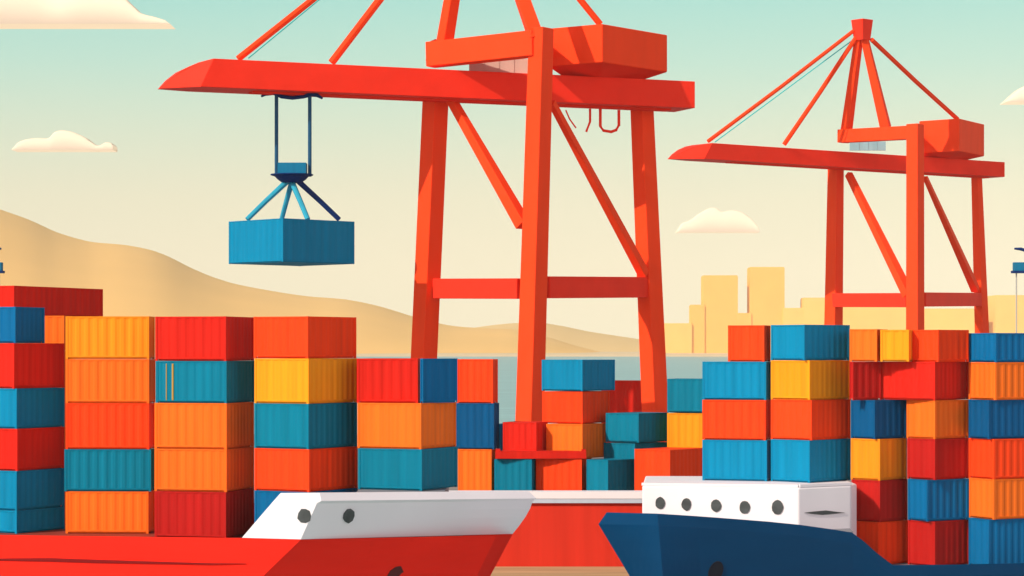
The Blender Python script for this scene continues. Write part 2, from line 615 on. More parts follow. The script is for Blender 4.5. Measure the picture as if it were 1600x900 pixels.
stack("leftmost stack", GL, 149, [
    ('blue', -30, 24, 69, 479, 536), ('red', -34, 22, 100, 537, 607), ('light blue', -34, 26, 100, 608, 670),
    ('red', -34, 27, 100, 671, 736), ('light blue', -34, 26, 100, 737, 798),
    ('light blue', -34, 26, 100, 799, 836, {"label": "half height light blue container, bottom one in the leftmost stack"})], base_z=DECK)
stack("row behind the leftmost stack", GL, 157, [
    ('red', -120, 22, 160, 446, 493, {"label": "long red container on top behind the leftmost stack"}),
    ('orange', 40, 100, 112, 494, 548, {"label": "orange container half hidden under the long red one"}),
    ('orange', 40, 100, 112, 549, 640, {"label": "orange container under the half hidden orange one, barely seen between stacks"})], base_z=DECK)
stack("second stack from the left edge", GL, 149, [
    ('amber', 103, 233, 241, 494, 561), ('orange', 103, 233, 242, 562, 630), ('orange red', 103, 233, 241, 631, 702),
    ('teal', 101, 236, 242, 703, 768), ('orange', 103, 232, 241, 770, 834)], base_z=DECK)
stack("third stack from the left edge", GL, 145, [
    ('red', 243, 353, 396, 494, 564),
    ('teal', 244, 354, 397, 564, 630, {"stripe": True, "label": "teal container with an ochre upright stripe in the third stack from the left edge"}),
    ('orange', 242, 354, 396, 631, 702), ('orange', 242, 354, 396, 703, 769), ('dark red', 242, 353, 396, 770, 836)], base_z=DECK)
stack("stack above the white bulwark's sloping end", GL, 143.5, [
    ('orange red', 397, 481, 556, 494, 560), ('yellow', 398, 482, 557, 561, 631), ('teal', 398, 482, 557, 632, 702),
    ('orange red', 398, 483, 558, 703, 769), ('blue', 398, 483, 558, 770, 836)], base_z=DECK)
stack("stack over the two white bulwark portholes", GL, 143.8, [
    ('red', 558, 653, 657, 560, 630, {"label": "plain red container on top between the left crane leg and the stepped stack", "b": 5.0, "dd": 1.5}),
    ('orange', 559, 658, 712, 631, 702, {"label": "orange container resting on a teal one above the white bulwark of the red ship"}),
    ('teal', 560, 659, 714, 703, 768, {"label": "teal and dark sided container standing right behind the white bulwark of the red ship"})], base_z=7.66)
container(657, 661, 714, 560, 630, 144.6, 'blue', "blue container on top squeezed between a red and an orange red one", GL, theta=math.radians(48), b=None)

stack("stack just left of open water", GM, 193, [
    ('orange red', 714, 770, 777, 561, 630), ('navy blue', 713, 772, 779, 631, 702), ('orange', 716, 768, 774, 703, 767)], base_z=QZ)

# pile on the quay between the ships
GMs = []


def pile(colour, x0, xm, x1, y0, y1, d, label, **k):
    container(x0, xm, x1, y0, y1, d, colour, label, GM, **k)


pile('teal', 773, 831, 837, 718, 770, 191.5, "teal container leftmost in the quay pile's bottom row", z1=QZ, b=3.5)
pile('orange red', 838, 909, 916, 718, 770, 191.5, "orange red container between two teal ones in the quay pile's bottom row", z1=QZ, b=3.5)
pile('teal', 917, 950, 992, 719, 770, 189.6, "dark sided teal container in the quay pile's bottom row between orange red ones", z1=QZ)
pile('orange red', 992, 1047, 1097, 703, 768, 188.3, "orange red container with dark side at the right end of the quay pile's bottom row", z1=QZ)
pile('red', 786, 838, 855, 660, 707, 192.6, "red container right in front of the near crane leg's foot")
pile('light blue', 777, 786, 797, 662, 714, 196.0, "sliver of a light blue container left of the red one at the crane leg's foot")
pile('orange', 854, 910, 946, 663, 717, 192.3, "orange container on the quay pile, under an orange red one and a light blue one")
pile('orange red', 848, 910, 952, 612, 662, 193.6, "orange red container in the quay pile directly under a light blue one")
pile('light blue', 847, 910, 960, 562, 611, 193.6, "light blue container on the very top of the quay pile between the crane legs")
pile('teal', 947, 998, 1042, 646, 692, 193.0, "teal container under the near crane's right leg, beside the yellow one")
pile('teal', 944, 992, 1042, 693, 740, 193.2, "teal container mostly hidden, under the teal one below the right crane leg", z1=QZ)
pile('teal', 1043, 1112, 1122, 592, 645, 193.0, "teal container on top of the yellow one beside the right ship's stack", b=3)
pile('yellow', 1043, 1112, 1122, 646, 702, 193.0, "bright yellow container wedged between teal ones and the right ship's stack", b=3)
pile('red', 940, 1012, 1030, 595, 648, 278.0, "plain red container standing behind the near crane's right leg")
pile('red', 940, 1012, 1030, 649, 700, 278.0, "red container under the plain red one behind the near crane's right leg", z1=QZ)

stack("stack over the deckhouse's left part", GR, 160, [
    ('orange red', 1138, 1194, 1203, 508, 565), ('light blue', 1098, 1197, 1203.5, 567, 625), ('orange red', 1098, 1196, 1203.5, 626, 688),
    ('light blue', 1098, 1198, 1204, 689, 753)], base_z=7.36)
stack("stack over the deckhouse's right part", GR, 158, [
    ('light blue', 1205, 1257, 1327, 507, 563), ('yellow', 1205, 1265, 1328, 565, 625), ('orange red', 1205, 1268, 1328, 626, 688),
    ('light blue', 1205, 1265, 1328, 689, 753)], base_z=7.36)
RD = 1.95
container(1328, 1370, 1375, 514, 565, 158, 'orange', "small orange container on top beside a yellow one on the blue ship", GR, b=3)
container(1376, 1420, 1425, 515, 565, 157.4, 'yellow', "small yellow container on top between an orange and a red one", GR, b=3)
container(1426, 1466, 1513, 515, 565.5, 156.8, 'orange red', "orange red container on top, right of the small yellow one", GR)
container(1328, 1333, 1376, 565, 625.5, 158, 'dark red', "narrow dark red container under the small orange one on the blue ship", GR, theta=math.radians(58))
container(1377, 1461, 1513, 565.2, 625.5, 157.0, 'red', "wide red container under the small yellow one on the blue ship", GR)
stack("stack just right of the white deckhouse", GR, 158, [
    ('navy blue', 1330, 1367, 1416, 625.5, 686, {"label": "navy blue container in the third row, just right of the white deckhouse stack"}),
    ('amber', 1330, 1375, 1416, 688, 751, {"label": "amber container in the fourth row, right of a light blue one"}),
    ('dark red', 1331, 1375, 1417, 752, 816, {"label": "dark red container touching the rounded end of the white deckhouse"}),
    ('orange red', 1331, 1372, 1418, 818, 882, {"label": "orange red container partly hidden by the blue hull's dipping rail"})], base_z=RD)
stack("second stack right of the white deckhouse", GR, 157.2, [
    ('orange', 1417, 1461, 1513, 625.5, 686, {"label": "orange container between two blue ones in the third row of the blue ship"}),
    ('dark red', 1418, 1461, 1513, 688, 750, {"label": "dark red container between the amber one and the red one at right"}),
    ('blue', 1419, 1449, 1513, 751, 815, {"label": "blue container sitting between two dark red ones on the blue ship"}),
    ('dark red', 1419, 1461, 1514, 816, 882, {"label": "dark red container in the blue ship's bottom row"})], base_z=RD)
stack("stack cut by the right edge", GR, 156.8, [
    ('blue', 1514, 1556, 1650, 520, 566), ('orange', 1514, 1555, 1650, 567, 625), ('navy blue', 1514, 1545, 1650, 627, 686),
    ('orange red', 1514, 1553, 1650, 688, 749), ('orange', 1514, 1553, 1650, 750, 812), ('blue', 1514, 1545, 1650, 813, 880)], base_z=RD)

# flat rack lying on the bottom row of the pile
p0, p1 = at(774, 717, 191.6), at(916, 703, 191.6)
rk = thing("flat_rack", "low flat red rack lying across the bottom row of the quay pile", "flat rack", ((p0.x + p1.x) / 2, 191.6, p0.z))
bm = bmesh.new()
add_box(bm, p0.x, p1.x, 191.55, 193.2, p0.z + .02, p0.z + .60)
link("platform", bm, BOX['red'], rk)
for xx in (p0.x + .2, p1.x - .2):
    bm = bmesh.new()
    add_box(bm, xx - .18, xx + .18, 191.57, 193.18, p0.z + .60, p0.z + .74)
    link("end_post", bm, BOX['red'], rk)

# ------------------------------------------------------------------ cranes


def crane(label, P, s, group="red ship to shore cranes"):
    """P holds photo columns/rows with depths; s = metres per metre of the near crane"""
    T = thing("gantry_crane", label, "crane", at(*P['B_foot']), group)
    base_z = at(*P['B_foot']).z

    def piece(name, fn, mat, bevel=.08, parent=None):
        bm = bmesh.new()
        fn(bm)
        o = link(name, bm, mat, parent or T)
        if bevel:
            md = o.modifiers.new("edge", 'BEVEL')
            md.width = bevel; md.segments = 2; md.limit_method = 'ANGLE'
        return o

    def leg(top, foot, w_top, w_foot, roll):
        t, f = at(*top), at(*foot)
        f = t + (f - t) * ((t.z - base_z) / (t.z - f.z))
        f.z = base_z + .9
        o = piece("leg", lambda bm: add_beam(bm, t, f, w_top, w_top, roll=roll, w2=w_foot, h2=w_foot), M['crane'])
        piece("bogie", lambda bm: add_box(bm, f.x - 1.6, f.x + 1.6, f.y - 1.3, f.y + 1.3, base_z, base_z + .9), M['crane_shaded_red'], parent=o)
        return o
    r = math.radians
    w = P['w']
    for k in 'ABCD':
        leg(P[k + '_top'], P[k + '_foot'], w[k][0], w[k][1], r(P['roll'][k]))
    # boom: a long box with a raked tip
    bt, bb = P['boom_zt'], P['boom_zb']
    (bx0, by0), (bx1, by1) = P['boom_plan']
    d = Vector((bx1 - bx0, by1 - by0, 0)).normalized()
    nrm = Vector((-d.y, d.x, 0))            # towards the back
    bw = P['boom_w']
    tip = P['tip']

    def boom_fn(bm):
        L = (Vector((bx1, by1, 0)) - Vector((bx0, by0, 0))).length
        hgt = bt - bb
        prof = [(0, bb + hgt * .02), (tip * .18, bb + hgt * .34), (tip * .42, bb + hgt * .64), (tip * .72, bb + hgt * .88), (tip, bt), (L, bt), (L, bb), (tip * .7, bb)]
        inset = [bw * .74, bw * .61, bw * .43, bw * .21, 0, 0, 0, 0]
        ins_b = [bw * .08, bw * .06, bw * .04, bw * .02, 0, 0, 0, 0]
        o = Vector((bx0, by0, 0))
        fr = [bm.verts.new(o + d * t + nrm * i_ + Vector((0, 0, z))) for (t, z), i_ in zip(prof, inset)]
        bk = [bm.verts.new(o + d * t + nrm * (bw - i_) + Vector((0, 0, z))) for (t, z), i_ in zip(prof, ins_b)]
        n = len(prof)
        # side faces split so that the tip facet is its own plane
        for ring in (fr, bk):
            bm.faces.new([ring[0], ring[1], ring[2], ring[3], ring[4], ring[7]])
            bm.faces.new([ring[4], ring[5], ring[6], ring[7]])
        for i in range(n):
            j = (i + 1) % n
            bm.faces.new((fr[i], fr[j], bk[j], bk[i]))
    piece("boom", boom_fn, M['crane_shaded_red'], bevel=.05)
    if P.get('boom_rail'):
        def rail_fn(bm):
            for off in (bw * .38, bw * .62):
                a = Vector((bx0, by0, bb - .1)) + d * tip * 2 + nrm * off
                b = Vector((bx1, by1, bb - .1)) + nrm * off - d * 2.0
                add_beam(bm, a, b, .22, .19)
        piece("trolley_rail", rail_fn, M['crane_shaded_red'], bevel=0)
    # portal ties, headers, braces
    for a, b, ww, hh in P['ties']:
        piece("tie_beam", lambda bm: add_beam(bm, at(*a), at(*b), ww, hh), M['crane_shaded_red'])
    for a, b, ww, hh in P['headers']:
        piece("header_beam", lambda bm: add_beam(bm, at(*a), at(*b), ww, hh), M['crane'])
    for a, b, w1, w2 in P['braces']:
        piece("brace", lambda bm: add_beam(bm, at(*a), at(*b), w1, w1, w2=w2, h2=w2), M['crane'], bevel=.04)
    for a, b, w1, w2 in P['posts']:
        piece("header_post", lambda bm: add_beam(bm, at(*a), at(*b), w1, w1, roll=r(42), w2=w2, h2=w2), M['crane'])
    # apex frame and stays
    for a, b, w1, w2 in P['apex_legs']:
        piece("apex_leg", lambda bm: add_beam(bm, at(*a), at(*b), w1, w1, roll=r(40), w2=w2, h2=w2), M['crane'])
    c, wd, ht = P['apex']
    ca = at(*c)
    piece("apex_head", lambda bm: (add_beam(bm, ca - Vector((0, 0, ht)), ca, wd * .75, wd * .75, roll=r(40), w2=wd, h2=wd)), M['crane_shaded_red'])
    for a, b, rr in P['stays']:
        piece("stay", lambda bm: add_tube(bm, [at(*a), (at(*a) + at(*b)) / 2 - Vector((0, 0, .15)), at(*b)], rr, 8), M['crane'], bevel=0)
    a, b, rr = P['stay_shadow']
    piece("stay_shadow", lambda bm: add_tube(bm, [at(*a), at(*b)], rr, 6), M['shadow_teal'], bevel=0)  # thin teal tube drawn as the shadow hairline under the left stay
    # machinery house: corner to the viewer, on a low pedestal over the boom
    H = P['house']

    def house_fn(bm):
        add_prism(bm, H['plan'], H['z0'], lambda x, y: H['z1'])
    ho = piece("machinery_house", house_fn, M['crane'], bevel=.12)

    def ped_fn(bm):
        cx = sum(p[0] for p in H['plan']) / 4
        cy = sum(p[1] for p in H['plan']) / 4
        lo_ = [bm.verts.new((cx + (x - cx) * .62 + nrm.x * 1.6, cy + (y - cy) * .5 + nrm.y * 1.6, bt + .005)) for x, y in H['plan']]
        hi_ = [bm.verts.new((cx + (x - cx) * .985, cy + (y - cy) * .985, H['z0'] - .005)) for x, y in H['plan']]
        bm.faces.new(lo_); bm.faces.new(hi_[::-1])
        for i in range(4):
            bm.faces.new((lo_[i], lo_[(i + 1) % 4], hi_[(i + 1) % 4], hi_[i]))
    piece("pedestal", ped_fn, M['crane_shaded_red'], bevel=0, parent=ho)
    pa, pb, pm = P['panel']
    a, b = at(*pa), at(*pb)

    def panel_fn(bm):
        add_box(bm, a.x, b.x, a.y, a.y + .4, b.z, a.z)
        for k in range(1, 4):
            x = a.x + (b.x - a.x) * k / 4
            add_box(bm, x - .06, x + .06, a.y - .06, a.y - .003, b.z, a.z)
    piece("walkway_panel", panel_fn, M[pm], bevel=0)
    for pts, rr in P.get('loops', []):
        piece("festoon_hook", lambda bm: add_tube(bm, [at(*p) for p in pts], rr, 8), M['crane_shaded_red'], bevel=0)
    return T


DB, DA, DC, DD = 248.0, 257.0, 266.0, 273.0
z_bt, z_bb = EYE + 29.35, EYE + 26.45
bx = lambda px, d: (px - 800) / F * d
near = {
    'B_foot': (826, 721, DB), 'B_top': (846, 44, DB),
    'A_top': (681, 146, DA), 'A_foot': (656, 714, DA),
    'C_top': (1003, 168, DC), 'C_foot': (1026, 708, DC),
    'D_top': (840, 155, DD), 'D_foot': (828, 700, DD),
    'w': {'A': (2.0, 2.05), 'B': (1.85, 2.15), 'C': (1.85, 2.15), 'D': (1.5, 1.5)},
    'roll': {'A': 45, 'B': 40, 'C': 50, 'D': 45},
    'boom_plan': ((bx(264, 241), 241), (bx(1086, 263.5), 263.5)), 'boom_zt': z_bt, 'boom_zb': z_bb, 'boom_w': 5.0, 'tip': 4.6, 'boom_rail': True,
    'ties': [((683, 451, DA - .4), (815, 451, DB + .8), 1.5, 2.1), ((850, 449, DB + .8), (1003, 449, DC - .8), 1.5, 2.25),
             ((678, 452, DA + 1), (826, 456, DD - 1), .9, 1.3), ((834, 456, DD - 1), (1006, 449, DC + 1), .9, 1.3)],
    'headers': [((672, 86, DA - 2.5), (838, 68, DB), 1.8, 2.6), ((846, 68, DB + 1), (842, 96, DD), 1.2, 2.0)],
    'posts': [((683, 66, DA - 2.5), (681, 96, DA - 1.5), 1.5, 1.6)],
    'braces': [((703, 152, DA - 1.2), (818, 352, DB + .6), .85, 1.25), ((862, 160, DB + 1.2), (1006, 428, DC - 1.2), .65, 1.0)],
    'apex_legs': [((694, 72, DA - 2.5), (739, -200, 252), 1.35, 1.0), ((838, 60, DB), (746, -200, 252), 1.45, 1.0)],
    'apex': ((742, -222, 252), 2.4, 2.6),
    'stays': [((372, 92, 246), (740, -205, 252), .34), ((518, 98, 250), (742, -200, 252), .40), ((938, 38, 255.5), (744, -205, 252), .36)],
    'stay_shadow': ((388, 91, 247), (746, -205, 253), .07),
    'house': {'plan': [(bx(941, 254.0), 254.0), (bx(1043, 263.0), 263.0), (bx(1043, 263.0) - 4.9, 266.4), (bx(856, 257.8), 257.8)], 'z0': EYE + 30.3, 'z1': EYE + 34.35},
    'panel': ((733, 92, 256.0), (826, 117, 256.0), 'panel_pink'),
    'loops': [([(938, 170, 262), (938, 197, 262), (943, 204, 262), (955, 206, 262), (963, 203, 262), (967, 196, 262), (967, 172, 262)], .16),
              ([(922, 170, 262), (922, 190, 262), (916, 206, 262)], .13), ([(884, 172, 260.5), (890, 186, 260.5), (900, 200, 260.5)], .08)],
}
crane("nearer and bigger orange red gantry crane holding a blue container", near, 1.0)

K = 398 / 248.0
D2 = lambda d: 398 + (d - 248.0)
dB, dA, dC, dD = 398.0, 414.0, 431.0, 446.0
z2t, z2b = zrow(224, 392), zrow(249.5, 392)
far = {
    'B_foot': (1430, 612.5, dB), 'B_top': (1430, 194, dB),
    'A_top': (1306, 259, dA), 'A_foot': (1301, 606, dA),
    'C_top': (1526, 277, dC), 'C_foot': (1537, 606, dC),
    'D_top': (1428, 262, dD), 'D_foot': (1429, 600, dD),
    'w': {'A': (2.0, 2.4), 'B': (2.15, 2.25), 'C': (1.4, 2.0), 'D': (1.5, 1.5)},
    'roll': {'A': 45, 'B': 40, 'C': 50, 'D': 45},
    'boom_plan': ((bx(1071, 388), 388), (bx(1570, 431), 431)), 'boom_zt': z2t, 'boom_zb': z2b, 'boom_w': 5.0, 'tip': 5.6, 'boom_rail': True,
    'ties': [((1303, 469, dA - .4), (1420, 469, dB + .8), 1.5, 2.35), ((1440, 468, dB + .8), (1528, 468, dC - .8), 1.5, 2.35),
             ((1304, 470, dA + 1), (1426, 472, dD - 1), .9, 1.3), ((1432, 472, dD - 1), (1530, 469, dC + 1), .9, 1.3)],
    'headers': [((1313, 213, dA - 6), (1428, 207, dB), 1.8, 2.2), ((1430, 207, dB + 1), (1429, 222, dD), 1.2, 2.0)],
    'posts': [((1320, 203, dA - 6), (1318, 223, dA - 6), 1.4, 1.4)],
    'braces': [((1326, 272, dA - 1.2), (1420, 462, dB + .6), 1.0, 1.5), ((1446, 278, dB + 1.2), (1524, 452, dC - 1.2), .7, 1.3)],
    'apex_legs': [((1322, 208, dA - 6), (1343, 52, 400), 1.5, 1.1), ((1384, 200, dB + 4), (1349, 52, 400), 1.6, 1.1)],
    'apex': ((1347, 31, 400), 2.6, 3.4),
    'stays': [((1106, 221, 395), (1334, 48, 400), .32), ((1225, 226, 405), (1338, 58, 400), .40), ((1496, 186, 420), (1362, 62, 400), .38)],
    'stay_shadow': ((1117, 222, 393), (1336, 60, 401), .09),
    'house': {'plan': [(bx(1499, 416.0), 416.0), (bx(1538, 427.0), 427.0), (bx(1538, 427.0) - 6.5, 431), (bx(1436, 421), 421)], 'z0': zrow(236, 416.0), 'z1': zrow(185, 416.0)},
    'panel': ((1328, 221, 418.0), (1384, 235, 418.0), 'panel_blue'),
}
crane("smaller orange red gantry crane standing beyond the right hand stacks", far, 1.0)

# ------------------------------------------------------------------ hoist and hanging container
HD = 248.4
hb = z_bb - .28
ho = thing("container_hoist", "dark blue hoist hanging under the near crane's boom by two cables", "hoist", at(455, 150, HD))


def hp(name, fn, mat, parent=None, smooth=False):
    bm = bmesh.new()
    fn(bm)
    return link(name, bm, M[mat], parent or ho, smooth)


def lathe(bm, c, prof, n=20, sx=1.0):
    rings = [[bm.verts.new((c.x + r * sx * math.cos(2 * math.pi * k / n), c.y + r * math.sin(2 * math.pi * k / n), c.z + z)) for k in range(n)] for r, z in prof]
    for a, b in zip(rings, rings[1:]):
        for k in range(n):
            bm.faces.new((a[k], a[(k + 1) % n], b[(k + 1) % n], b[k]))
    bm.faces.new(rings[0][::-1])
    bm.faces.new(rings[-1])


tr = hp("trolley", lambda bm: add_tube(bm, [at(408, 151, HD), at(414, 147, HD), at(428, 145, HD), at(440, 151, HD), at(457, 153, HD), at(474, 151, HD), at(487, 147, HD), at(496, 149, HD), at(504, 154, HD)], [.1, .2, .24, .2, .2, .2, .24, .2, .1], 8), 'hoist_dark')
for px in (432, 484):
    hp("cable", lambda bm: add_tube(bm, [at(px, 142, HD), at(px, 276, HD)], .19, 8), 'cable')
a, b = at(435, 255, HD), at(479, 274, HD)
hp("head_block", lambda bm: add_box(bm, a.x, b.x, HD - .9, HD + .9, b.z, a.z), 'hoist')
c = at(456, 276, HD)
hp("sheave_plate", lambda bm: lathe(bm, c, [(1.0, -.62), (1.45, -.3), (1.75, .02), (2.2, .14), (2.2, .24), (1.2, .30)]), 'hoist_dark')
slings = [((448, 284), (386, 343), 'hoist_light', -1.6), ((456, 284), (440, 343), 'hoist_light', 2.6), ((456, 284), (481, 343), 'hoist_light', -2.6), ((466, 283), (530, 343), 'hoist_dark', 1.6)]
for (p, q, mm, off) in slings:
    hp("sling", lambda bm: add_tube(bm, [at(p[0], p[1], HD), (at(p[0], p[1], HD) * .45 + at(q[0], q[1], HD + off) * .55) + Vector((0, 0, .05)), at(q[0], q[1], HD + off)], [.30, .27, .26], 8), mm)
container(358, 442, 553, 340.5, 409, HD - 6.0, 'light blue', "blue container hanging in the air from the near crane", "container in the air", theta=math.radians(46), period=.95, gap=.02)

# ------------------------------------------------------------------ hanging blue hoists, put on added masts, at the picture's edges


def mast(px, d, label, flip=1):
    gx = at(px, 425, d)
    r = thing("hoist_mast", label, "hoist on mast", (gx.x, d, QZ), "thin masts with blue heads")
    bm = bmesh.new(); add_tube(bm, [(gx.x + .25 * flip, d, QZ), (gx.x + .25 * flip, d, gx.z)], .09, 8)
    link("pole", bm, M['mast'], r)
    z0, z1 = zrow(423, d), zrow(410, d)
    bm = bmesh.new()
    xs = sorted((gx.x - .1 * flip, gx.x + 2.9 * flip))
    add_box(bm, xs[0], xs[1], d - .6, d + .6, z0, z1)
    hd = link("hoist_block", bm, M['hoist'], r)
    bm = bmesh.new()
    xs = sorted((gx.x - .3 * flip, gx.x + 3.1 * flip))
    add_box(bm, xs[0], xs[1], d - .7, d + .7, z0 - .3, z0 - .005)
    link("hoist_skirt", bm, M['hoist_dark'], hd)
    zz = zrow(391, d)
    bm = bmesh.new()
    add_tube(bm, [(gx.x, d, zz + .2), (gx.x + .8 * flip, d, zz + .15), (gx.x + 1.6 * flip, d, zz - .1), (gx.x + 2.6 * flip, d, zz - .12), (gx.x + 3.2 * flip, d, zz + .1)], [.12, .2, .2, .2, .12], 8)
    add_tube(bm, [(gx.x + 1.5 * flip, d, z1 - .05), (gx.x + 1.5 * flip, d, zz - .05)], .06, 6)
    link("arm", bm, M['hoist_dark'], r)


mast(1585, 300, "blue hanging hoist on an added thin mast cut by the right edge")
mast(2, 300, "blue hanging hoist on an added thin mast just showing at the left edge", -1)

# ------------------------------------------------------------------ quay wall
qw = thing("quay_wall", "red quay wall with a white coping between the two ships' bows", "wall", (0, 178.5, 0))
zt = zrow(768, 178)
zc = zrow(786, 178)
bm = bmesh.new()
add_box(bm, -40, 24, 178.2, 179.15, -3, zc - .003)
link("wall_face", bm, M['wall_red'], qw)
bm = bmesh.new()
zm = zrow(779, 178)
add_box(bm, -40, 24, 177.9, 179.4, zm, zt)
link("coping", bm, M['white'], qw)
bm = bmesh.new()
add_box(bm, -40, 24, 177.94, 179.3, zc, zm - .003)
link("coping_shade_band", bm, M['coping_shade_band'], qw)  # strip below the white coping, its shading painted as blue-grey

# ------------------------------------------------------------------ red ship
rs = thing("container_ship", "red ship with a raked bow and white bulwark pointing right", "ship", (-20, 145, 0), "ships")


def row_pts(lst):
    return [at(*p) for p in lst]


def to_z(p, q, z):
    """continue the line p->q down to height z"""
    p, q = Vector(p), Vector(q)
    t = (z - p.z) / (q.z - p.z)
    return p + (q - p) * t


G = row_pts([(-900, 828, 142.0), (0, 836, 137.6), (377, 840.5, 136.5), (470, 843, 136.2), (776, 836, 145.3), (801, 834.5, 147.4)])
Wp = [(-900, 1100, 142), (0, 990, 137.6), (300, 990, 136.9), (411, 900, 136.5), (745, 900, 145.0), (766, 900, 146.8)]
W = [to_z(g, at(*w), -2.5) for g, w in zip(G, Wp)]
far_G = [Vector((-11, 158, 5.2)), Vector((-58, 160, 5.6))]
far_W = [Vector((-14, 157, -2.5)), Vector((-58, 159, -2.5))]
Gl, Wl = G + far_G, W + far_W
bm = bmesh.new()


def skin(bm, rows, cuts):
    """strip with each quad ruled into fine straight pieces so that twisted panels shade evenly"""
    fine = []
    for a, b in zip(rows, rows[1:]):
        for k in range(cuts):
            fine.append([p + (q - p) * (k / cuts) for p, q in zip(a, b)])
    fine.append(rows[-1])
    out = []
    for r in fine:
        rr = []
        for i in range(len(r)):
            p, q = r[i], r[(i + 1) % len(r)]
            rr += [p + (q - p) * (k / 6) for k in range(6)]
        out.append(rr)
    return add_strip(bm, out, close=True)


skin(bm, [Wl, Gl], 14)
link("hull", bm, M['hull_red'], rs)
# deck and raised forward deck
inner = [(-52, 142.4), (-29, 138.4), (-15.5, 138.0), (-13.2, 138.2), (-6.6, 143.6), (-3.2, 146.4), (-3.0, 148.0), (-11.8, 156.6), (-52, 159.2)]
bm = bmesh.new()
add_prism(bm, inner, DECK - .15, DECK - .01)
link("deck", bm, M['deck'], rs)
bm = bmesh.new()
add_prism(bm, [(-9.2, 139.8), (-5.7, 142.6), (-4.0, 144.1), (-4.0, 153), (-9.2, 155)], DECK + .01, 7.65)
link("forward_deck", bm, M['deck_grey'], rs)
# white bulwark: outer face, sloping cap rail, inner face
Tz = row_pts([(437, 771.5, 136.3), (502, 771, 136.0), (660, 769.5, 141.0), (838, 768, 148.3)])
Bz = row_pts([(378, 840.2, 136.5), (470, 842.7, 136.2), (640, 839.0, 141.2), (801, 834.2, 147.4)])
for R_ in (Tz, Bz):
    R_[2] = R_[1] + (R_[3] - R_[1]) * .48
# more rows for the curved stem
def lerp(a, b, t):
    return a + (b - a) * t
def brow(t, push=0.0, bow=0.0):
    r = [lerp(b_, t_, t) for b_, t_ in zip(Bz, Tz)]
    r[-1] = r[-1] + Vector((bow, 0, 0))
    return r
inw = [Vector((0, .5, 0)), Vector((-.15, .5, 0)), Vector((-.25, .43, 0)), Vector((-.5, .15, 0))]
capd = .42
rows_b = [brow(0), brow(.2, bow=.12), brow(.4, bow=.20), brow(.6, bow=.20), brow(.78, bow=.10)]
rim = [p - Vector((0, 0, capd)) for p in brow(1)]
rim[0] = lerp(Bz[0], Tz[0], 1 - capd / (Tz[0].z - Bz[0].z))
rows_b.append(rim)
top_out = [p + i * .9 for p, i in zip(brow(1), inw)]
rows_b.append(top_out)
rows_b.append([p + i * 1.7 for p, i in zip(brow(1), inw)])
low_in = [p + i * 1.7 for p, i in zip(brow(0), inw)]
rows_b.append(low_in)
fine = []
for r in rows_b:
    rr = []
    for i in range(3):
        rr += [r[i] + (r[i + 1] - r[i]) * (k / 10) for k in range(10)]
    fine.append(rr + [r[3]])
bm = bmesh.new()
vr = add_strip(bm, fine)
# close the ring of rows and both ends
for i in range(len(vr[0]) - 1):
    bm.faces.new((vr[-1][i], vr[-1][i + 1], vr[0][i + 1], vr[0][i]))
bm.faces.new([r[0] for r in vr])
bm.faces.new([r[-1] for r in vr][::-1])
bul = link("bulwark", bm, M['white'], rs)
# far side bulwark, running back from the stem
bm = bmesh.new()
p, q = Tz[-1], Vector((-11, 157.6, 7.9))
add_beam(bm, Vector((-3.6, 150.2, 6.1)), Vector((q.x, q.y, 6.1)), .35, 2.2)
link("far_bulwark", bm, M['white'], rs)
# portholes with rims
side_n = Vector((-.06, -1, 0)).normalized()
f1 = Bz[2] - Bz[1]
bow_n = Vector((f1.y, -f1.x, 0)).normalized()


def on_plane(px, py, p0, n):
    ray = at(px, py, 1.0) - Vector((0, 0, EYE))
    t = (p0 - Vector((0, 0, EYE))).dot(n) / ray.dot(n)
    return Vector((0, 0, EYE)) + ray * t


def face_normal(a, b, c):
    n = (b - a).cross(c - a).normalized()
    return n if n.y < 0 else -n


nA = face_normal(Bz[0], Bz[1], Tz[0])
nB = face_normal(Bz[1], Bz[2], Tz[1])
for k, (px, py, p0, nn) in enumerate(((476, 806, Bz[0], nA), (545, 806, Bz[1], nB))):
    c = on_plane(px, py, p0, nn)
    bm = bmesh.new()
    add_disc_plug(bm, c, nn, circle(.40, 9, 1, 1.08, .09, seed=3 + k), .06)
    link("porthole", bm, M['glass_grey'], bul)
# long dark groove low on the side, and the anchor hole at the bow
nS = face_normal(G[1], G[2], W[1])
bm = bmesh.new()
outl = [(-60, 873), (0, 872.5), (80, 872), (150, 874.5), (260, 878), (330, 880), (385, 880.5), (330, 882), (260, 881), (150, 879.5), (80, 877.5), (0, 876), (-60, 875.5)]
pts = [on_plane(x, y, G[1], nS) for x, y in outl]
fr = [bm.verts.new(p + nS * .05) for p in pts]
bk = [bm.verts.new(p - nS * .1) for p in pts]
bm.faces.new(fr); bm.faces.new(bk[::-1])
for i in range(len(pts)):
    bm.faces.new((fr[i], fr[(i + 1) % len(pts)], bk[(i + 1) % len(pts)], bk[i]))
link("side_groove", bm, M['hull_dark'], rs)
g5, w5 = G[3] + (G[4] - G[3]) * .5, W[3] + (W[4] - W[3]) * .5
pm = g5 + (w5 - g5) * .36
nB2 = face_normal(pm, pm + G[4] - G[3], g5)
c = on_plane(617, 895, pm, nB2)
bm = bmesh.new()
add_disc_plug(bm, c, nB2, [(-.75, -.5), (.75, -.5), (.55, .05), (.2, .5), (-.15, .45), (-.45, .2)], .14)
link("anchor_hole", bm, M['hawse_red'], rs)

# ------------------------------------------------------------------ blue ship
bs = thing("container_ship", "dark blue ship with a blunt bow and white deckhouse pointing left", "ship", (25, 158, 0), "ships")
B0 = Vector((8.9, 146, 0))
BD = Vector((.93, .37, 0)).normalized()


